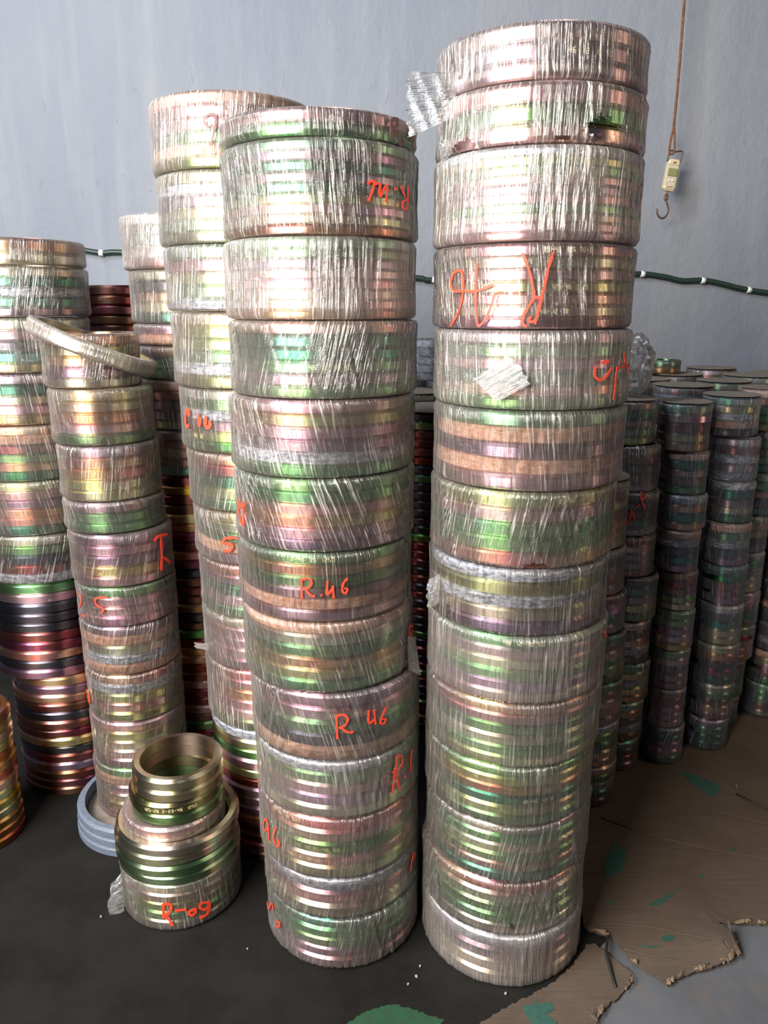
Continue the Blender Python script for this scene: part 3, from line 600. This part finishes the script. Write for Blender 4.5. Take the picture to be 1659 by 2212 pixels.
for cn, packs in COLS.items():
    npk = len(packs); bare_from = 0
    if packs[-1][3] == 0: packs[-1][3] = .0128 if cn[0] == 'K' else .0024
    for i, (x, y, r, z0, z1, cd) in enumerate(packs):
        big = cn in 'AB'; mid = cn in ('C', 'E', 'I', 'D', 'F')
        kind = 'light' if cn in 'ABCEI' else 'dark'
        if cn == 'D' and i == 3: kind = 'warm'
        if (cn, i) in BARE:
            n = max(8, round((z1-z0)/.029)); t = (z1-z0)/n
            for k in range(n):
                q = bare_from; bare_from += 1
                code = random.choice('DDVPKCGDN') if cn == 'C' and k > 4 else random.choice('PDVGCDKDDP') if cn == 'F' else random.choice('DDOCPGKD') if cn == 'D' else random_code('light')  # dim light low on F is put into its rings as darker tints
                rr = r-(.006 if cn != 'F' or i == 7 else .012)
                o = add_ring('metal_ring', rr, rr*.82, t, code, None, (x+random.uniform(-.003, .003), y+random.uniform(-.003, .003), z1-(k+1)*t))
                where = {'C': 'foot of the column behind the middle front one', 'D': 'dark gap beside the slimmer column', 'F': 'bare lower part of the wide column'}[cn]
                if q < 24 and (cn != 'D' or q < 16): lb = '%s bare metal ring in the %s' % ({'top': 'topmost'}.get(ORD[q], ORD[q]), where)
                else: lb = 'dark bare ring at the ' + ('shaded stack behind the slimmer column' if cn == 'D' else where)
                tag(o, lb, 'metal ring', 'bare rings in column ' + {'C': 'behind the middle', 'D': 'in the dark gap', 'F': 'beside the hoop'}[cn])
            continue
        codes = cd if isinstance(cd, str) else ''.join(random_code(kind) for _ in range(max(2, round((z1-z0)/.0275))))
        if cn == 'K2' and i in (0, 5): codes = 'GPDYC' if i == 0 else 'GGVPC'
        if cn == 'I': codes = 'NNYGN'
        if cn == 'F' and i == 0: codes = 'CN'
        hz, sk, sl = SPEC[cn][i] if cn in SPEC else (random.uniform(.07, .2), random.uniform(.5, 1.2), random.uniform(-.3, .3))
        if cn == 'C' and i < 4: hz, sk, sl = .2, 1.5, -.12
        if cn == 'D': hz, sk = (.5, 1.6) if i == 0 else (.15, .9)
        if cn == 'E': hz *= .7; sk *= .7
        if cn in ('K2', 'K3', 'K4', 'K5'): hz *= .9
        mk = MARKS.get('%s%d' % (cn, i))
        extra = ''
        if mk: extra = ' with %s' % {'red': 'red marks', 'brown': 'brown marks', 'black': 'black marks'}[mk[0][0]]
        elif not isinstance(cd, str) and cn[0] != 'K': extra = ''
        if cn == 'I': lb = 'low film-wrapped ring pack with red marker writing under the loose brassy rings'
        else:
            lb = ('%s wrapped ring pack%s in the %s' % (ORD[i], extra, PH[cn]))
        segs, rows, ridges = (400, 9, 200) if big else (180, 6, 60) if mid else (96, 4, 34)
        hl = HOLES.get((cn, i), ())
        if hl: rows, segs = 60, 640
        rt = pack(x, y, r, z0, z1, codes, lb, 'packs in the ' + PH.get(cn, 'small front stack'), COLFILM.get(cn, M_FILM), hz, sk, segs, rows, sl, ridges,
             .0026 if big else .0022 if mid else .0016, None if cn != 'I' else .112, hl, seed=hash_ if (hash_ := 100*ord(cn[0])+i*7+len(cn)) else 1, rsegs=96 if big else 80 if mid else 48, stamp=STAMPS.get((cn, i), ()))
        if mk:
            for color, w, strokes in mk:
                for stk in strokes: link('marker_stroke', ribbon_mesh([stk], x, y, z0, r, w), INKNAME[color][0], rt)
        if cn[0] == 'K' and i == 0:
            cv = ring_mesh(r*.985, .002, .0025, 48)
            o = bpy.data.objects.new('dusty_cover', cv); COL.objects.link(o); o.parent = rt; o.location = (0, 0, z1-z0)
            if not cv.materials: cv.materials.append(M_DUST)
        COLS[cn][i].append(rt)

# film tails (parts of their packs)
def local(root, pts): return [tuple(Vector(p)-root.location) for p in pts]
B0, B1, B2, B3, B4 = [COLS['B'][i][-1] for i in range(5)]
crumple('film_tail', local(B1, [(.135, 1.50, 1.905), (.120, 1.50, 1.83), (.045, 1.51, 1.80), (.040, 1.50, 1.905)]), M_TAIL, B1, 26, .007, 3, (.14, .6, 0), .006)
crumple('film_tail', local(B1, [(.118, 1.52, 1.80), (.125, 1.50, 1.772), (.102, 1.52, 1.757), (.100, 1.53, 1.80)]), M_TAIL, B1, 8, .01, 5, (.4, .6, 0), .003)
crumple('film_tail', local(B3, [(.487, 1.62, 1.545), (.487, 1.62, 1.47), (.515, 1.66, 1.455), (.500, 1.66, 1.54)]), M_TAIL, B3, 12, .012, 7, (.25, .8, 0), .004)
crumple('film_patch', local(B4, [(.165, 1.413, 1.375), (.205, 1.390, 1.335), (.265, 1.376, 1.37), (.225, 1.383, 1.42)]), M_TAIL, B4, 14, .009, 9, (.9, 1.2, 0), .003)
I0 = COLS['I'][0][-1]
crumple('film_tail', local(I0, [(-.665, 1.62, .12), (-.655, 1.59, .03), (-.69, 1.575, .03), (-.69, 1.60, .10)]), M_TAIL, I0, 12, .012, 11, (.12, 1, 0), .006)
A7 = COLS['A'][7][-1]
crumple('film_tail', local(A7, [(.052, 1.55, .80), (.054, 1.55, .72), (.082, 1.56, .70), (.070, 1.57, .79)]), M_TAIL, A7, 10, .01, 13, (.2, .6, 0), .004)
C8 = COLS['C'][8][-1]
crumple('film_tail', local(C8, [(-.478, 1.90, .62), (-.478, 1.90, .60), (-.512, 1.89, .612), (-.512, 1.89, .63)]), M_TAIL, C8, 8, .008, 15, (.5, .6, 0), .004)
B7 = COLS['B'][7][-1]
crumple('film_tail', local(B7, [(.117, 1.50, .965), (.117, 1.50, .90), (.092, 1.49, .89), (.090, 1.50, .95)]), M_TAIL, B7, 10, .01, 17, (.15, .8, 0), .004)

# hoop pack tilted around the top of the slim column
hp = pack(-.775, 2.045, .168, 1.385, 1.427, 'N', 'thin wrapped hoop pack tilted around the top of the slimmer column', None, M_FILM, .30, .8, 160, 4, .0, 50, .0016, rin=.146, seed=5, rsegs=80, name='tilted_hoop_pack')
hp.rotation_euler = (-.095, math.radians(22), 0)

# pale blue grey rings around the foot of the slim column, with a flat thick ring inside
for k in range(3):
    o = add_ring('grey_ring', .200, .178, .030, 'B', None, (-.725+.003*k, 2.015-.002*k, .0022+.030*k))
    tag(o, ['lowest', 'middle', 'upper'][k]+' of three pale blue grey rings around the foot of the slimmer column', 'metal ring', 'blue grey rings around the foot')
o = add_ring('flat_ring', .172, .095, .0475, 'R', None, (-.738, 2.035, .0022))
o.material_slots[0].material = M_DUST
tag(o, 'wide flat dusty ring inside the blue grey rings carrying the slimmer column', 'metal ring')

# small front stack: rings on the wrapped pack, a small wrapped pack inside them and four loose brassy rings on top
bz = COLS['I'][0][4]; bx, by = -.535, 1.705
for k, (dx, dy, code, lab) in enumerate([(.0, .0, 'G', 'lowest large greenish loose ring resting on the low wrapped pack'), (-.004, -.004, 'G', 'large green loose ring, second up on the low wrapped pack'), (-.006, .002, 'N', 'large pale brassy loose ring, third up on the low wrapped pack'), (.001, .0, 'N', 'uppermost large brassy loose ring around the small stack')]):
    o = add_ring('loose_ring', .1545, .1335, .0272, code, None, (bx+dx, by+dy, bz+.0005+.0275*k), 96)
    o.color = (*[(.42, .52, .33), (.36, .50, .30), (.62, .58, .42), (.64, .59, .46)][k], 1)
    tag(o, lab, 'metal ring', 'large loose rings of the front stack')
pk = pack(-.543, 1.705, .129, bz+.0005, bz+.141, 'PNNVR', 'small wrapped pack nested inside the large loose rings', None, M_FILM, .18, .4, 160, 6, .05, 50, .0015, rin=.100, seed=77, rsegs=80)
zt = bz+.1415
for k, (dx, dy, code, col, r, lab) in enumerate([
        (-.532, 1.705, 'G', (.30, .42, .22), .1145, 'lowest small loose ring, purple and green, on the nested pack'),
        (-.534, 1.703, 'Y', (.34, .31, .18), .1155, 'dark olive small loose ring with stamped characters'),
        (-.526, 1.706, 'N', (.60, .51, .37), .1125, 'brassy small loose ring just under the topmost one'),
        (-.526, 1.707, 'N', (.62, .54, .40), .1125, 'topmost open brassy ring of the small front stack')]):
    o = add_ring('loose_ring', r, r-.020, .0305, code, None, (dx, dy, zt+.0308*k), 96)
    o.color = (*col, 1); tag(o, lab, 'metal ring', 'small loose rings of the front stack')
    if k == 1:
        s = link('stamped_code', code_mesh('125-28 2-23-46 1250', -.45, r+.0002, .010, .0075), M_CODE, o); s.rotation_euler = (0, 0, -o.rotation_euler[2])

# bare copper coloured ring stack at the edge of the view
for k in range(14):
    o = add_ring('metal_ring', .118+random.uniform(-.001, .001), .098, .0284, random.choice('OOCOYO'), None, (-1.192+random.uniform(-.003, .003), 1.93+random.uniform(-.003, .003), .0022+.0286*k), 80)
    tag(o, '%s copper coloured bare ring of the low stack at the dark floor corner' % {'top': 'topmost'}.get(ORD[13-k], ORD[13-k]), 'metal ring', 'bare copper ring stack')
# bare dark violet ring column against the wall and the black one seen in the gap between the two front columns
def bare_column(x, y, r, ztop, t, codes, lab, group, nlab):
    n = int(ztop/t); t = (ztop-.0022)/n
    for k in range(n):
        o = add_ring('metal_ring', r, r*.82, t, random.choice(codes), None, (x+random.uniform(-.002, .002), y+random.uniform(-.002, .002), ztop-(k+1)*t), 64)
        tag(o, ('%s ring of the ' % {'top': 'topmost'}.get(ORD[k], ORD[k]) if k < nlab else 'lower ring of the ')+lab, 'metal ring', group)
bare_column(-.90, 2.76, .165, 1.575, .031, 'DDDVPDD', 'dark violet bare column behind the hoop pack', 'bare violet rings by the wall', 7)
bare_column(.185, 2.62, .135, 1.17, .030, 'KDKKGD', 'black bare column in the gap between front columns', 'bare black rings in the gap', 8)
gc = bpy.data.objects.new('dusty_cover_sheet', ring_mesh(.150, .002, .003, 40)); COL.objects.link(gc); gc.location = (.185, 2.62, 1.1702)
if not gc.data.materials: gc.data.materials.append(M_DUST)
tag(gc, 'dusty round brown cover on the black bare column in the gap', 'cover')

# the crowd of columns with dusty round tops filling the space up to the wall
FIELD = [(1.08, 2.76, .105, 1.235), (.60, 2.62, .10, 1.20), (.80, 2.95, .11, 1.225), (1.30, 2.93, .10, 1.235), (1.56, 2.90, .09, 1.24), (1.05, 3.12, .11, 1.225), (1.52, 3.18, .11, 1.235),
         (1.28, 3.36, .11, 1.225), (1.78, 3.12, .10, 1.245), (1.75, 3.42, .11, 1.225), (1.52, 3.58, .11, 1.235), (2.02, 3.30, .10, 1.235), (1.02, 3.45, .10, 1.24), (1.98, 3.62, .10, 1.23), (.80, 3.30, .10, 1.23),
         (.42, 2.85, .11, 1.20), (.12, 2.98, .12, 1.19), (.36, 3.14, .11, 1.215), (.05, 3.28, .11, 1.21), (.30, 3.42, .11, 1.22), (.56, 3.30, .11, 1.21), (.14, 3.62, .10, 1.225)]
spots = ['behind the bluish slim column', 'hidden behind the tallest column', 'behind the dusty slim column', 'behind the gap of two slim columns', 'by the frame edge, front of the crowd']
for q, (x, y, r, zt) in enumerate(FIELD):
    n = 9; h = (zt-.0128)/n
    side = 'gap between front columns' if x < .7 else 'crowd behind slim columns'
    rowd = sorted(FIELD, key=lambda f: (f[0] >= .7, f[1])); same = [f for f in rowd if (f[0] >= .7) == (x >= .7)]
    rank = same.index(FIELD[q])
    lb = 'dusty topped wrapped pack, %s closest round top in the %s' % (['very', 'second', 'third', 'fourth', 'fifth', 'sixth', 'seventh', 'eighth', 'ninth', 'tenth', 'eleventh', 'twelfth', 'thirteenth', 'fourteenth', 'fifteenth'][rank], side)
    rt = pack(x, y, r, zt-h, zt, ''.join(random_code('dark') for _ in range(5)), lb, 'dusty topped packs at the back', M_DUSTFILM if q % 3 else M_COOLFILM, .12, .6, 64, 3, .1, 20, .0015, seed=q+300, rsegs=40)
    cv = ring_mesh(r*1.01, .002, .003, 48); o = bpy.data.objects.new('dusty_cover', cv); COL.objects.link(o); o.parent = rt; o.location = (0, 0, h)
    if not cv.materials: cv.materials.append(M_DUST)
    if q == 0: base_r = {}
    key = (r, round(h, 4))
    if key not in base_r:
        base_r[key] = pack(x, y, r, zt-2*h, zt-h, 'VGDCV', 'dusty wrapped ring pack lower down in the crowded back columns', 'buried packs in the back crowd', M_DUSTFILM, .15, .5, 40, 2, .1, 12, .0015, seed=q+400, rsegs=32, stuff=True)
        start = 2
    else: start = 1
    src = base_r[key]
    for k in range(start, n):
        c = src.copy(); COL.objects.link(c); c.location = (x, y, zt-(k+1)*h)
        for ch in src.children:
            d = ch.copy(); COL.objects.link(d); d.parent = c

# odd things on top of the crowd
pack(1.215, 3.36, .075, 1.2285, 1.288, 'GC', 'short greenish wrapped pack sitting alone on the dusty tops', None, M_DUSTFILM, .06, .3, 80, 3, 0, 20, .001, seed=901, rsegs=60)
pack(.200, 3.10, .085, 1.222, 1.385, 'SSSSS', 'grey film-wrapped pack seen in the gap between front columns', None, M_COOLFILM, .15, 1.2, 96, 5, .6, 40, .002, seed=902, rsegs=60)
rs = np.random.RandomState(3); bm = bmesh.new(); bmesh.ops.create_icosphere(bm, subdivisions=4, radius=1)
ks = [(rs.randn(3)*rs.choice([2.5, 5, 9]), rs.rand()*6) for _ in range(9)]
for v in bm.verts:
    n_ = sum(abs(math.sin(v.co.dot(Vector(k[0]))+k[1])) for k in ks)/9
    v.co = v.co*(.62+.6*n_)
    v.co.x *= .058; v.co.y *= .06; v.co.z *= .088
bm.verts.ensure_lookup_table(); zmin = min(v.co.z for v in bm.verts)
for v in bm.verts: v.co.z = max(v.co.z-zmin, 0)
me = bm_mesh('lump', bm); uvl = me.uv_layers.new(name='film')
for lp in me.loops:
    co = me.vertices[lp.vertex_index].co; uvl.data[lp.index].uv = (co.x*1.5+co.y, co.z)
lump = link('crumpled_plastic', me, M_DUSTFILM, None, (.55, .6, 0), (.745, 2.30, 1.2432))
tag(lump, 'crumpled dusty lump of clear plastic film on the dusty column top', 'plastic film')

# ---------------------------------------------------------------- cable on the wall
cb = empty('wall_cable', (0, 3.885, 1.6)); tag(cb, 'dark green cable strung along the wall with white clips', 'cable')
CP = [(-2.6, 1.86), (-2.0, 1.83), (-1.626, 1.800), (-1.43, 1.769), (-1.364, 1.761), (-1.269, 1.763), (-.963, 1.731), (-.517, 1.677), (-.066, 1.655), (.17, 1.645), (.238, 1.635), (.61, 1.645), (1.06, 1.667), (1.223, 1.664), (1.286, 1.662), (1.377, 1.649), (1.458, 1.632), (1.559, 1.634), (1.651, 1.619), (1.744, 1.597), (1.881, 1.576), (2.112, 1.558), (2.8, 1.56)]
o = tube('cable', spline([(x, -.006+.0, z-1.6) for x, z in CP], 5), .0125, M_CABLE, cb)
for (x, z) in [(-1.37, 1.762), (.245, 1.637), (1.262, 1.664), (1.56, 1.634), (1.79, 1.59)]:
    c = tube('cable_clip', [(x-.010, -.006, z-1.6), (x+.010, -.006, z-1.603)], .0150, M_CLIP, cb)

# ---------------------------------------------------------------- hanging scale
cd = empty('hanging_rope', (1.315, 3.78, 2.2)); tag(cd, 'rusty brown rope hanging down in front of the wall', 'rope')
tube('rope_strand', spline([(.0, 0, 2.0), (-.004, 0, 1.2), (-.003, 0, .62), (.001, 0, .3), (.000, 0, .10)]), .0062, M_ROPE, cd)
tube('rope_loop', spline([(.000, 0, .10), (-.009, 0, .04), (-.009, .003, -.010), (.000, .004, -.016), (.012, 0, -.005), (.008, 0, .05), (.001, 0, .10)]), .0052, M_ROPE, cd)
sc = empty('hanging_scale', (1.3215, 3.78, 2.09)); sc.rotation_euler = (0, math.radians(7), 0)
tag(sc, 'small yellowed digital hanging scale on a cord in front of the wall', 'scale')
tube('handle', spline([(-.029, 0, .060), (-.029, 0, .100), (-.018, 0, .106), (.0, 0, .1035), (.018, 0, .108), (.031, 0, .104), (.031, 0, .060)], 4), .0036, M_HOOK, sc)
def rbox(name, sx, sy, sz, m, loc, bev=.006, parent=None):
    bm = bmesh.new(); bmesh.ops.create_cube(bm, size=1)
    for v in bm.verts: v.co = Vector((v.co.x*sx, v.co.y*sy, v.co.z*sz))
    bmesh.ops.bevel(bm, geom=list(bm.edges), offset=bev, segments=3, affect='EDGES')
    return link(name, bm_mesh(name, bm, False), m, parent, None, loc)
rbox('body', .062, .030, .118, M_SCALE2, (0, 0, 0), .008, sc)
rbox('top_cap', .054, .036, .030, M_SCALE, (.0, -.002, .054), .007, sc)
rbox('bottom_cap', .056, .036, .026, M_SCALE, (-.001, -.002, -.052), .007, sc)
rbox('display', .042, .006, .034, M_LCD, (.0, -.0165, .013), .0025, sc)
for dx in (-.010, .006): rbox('button', .012, .006, .009, M_SILVER, (dx, -.0165, -.021), .002, sc)
rbox('printed_mark', .014, .001, .006, M_BROWNINK, (0, -.0205, .054), .0003, sc)
for k in range(5): rbox('printed_letter', .0035, .001, .005, M_BROWNINK, (-.012+.006*k, -.0205, -.050), .0003, sc)
tube('hook_shank', [(0, 0, -.060), (.0, 0, -.088)], .004, M_ROPE, sc)
tube('hook', spline([(.000, 0, -.078), (-.008, 0, -.090), (-.004, 0, -.104), (.006, 0, -.100), (.005, 0, -.086), (-.004, 0, -.084), (.001, 0, -.105), (.014, 0, -.128), (.022, 0, -.152), (.012, 0, -.178), (-.008, 0, -.184), (-.026, 0, -.168), (-.032, 0, -.146)], 5), .0042, M_HOOK, sc)
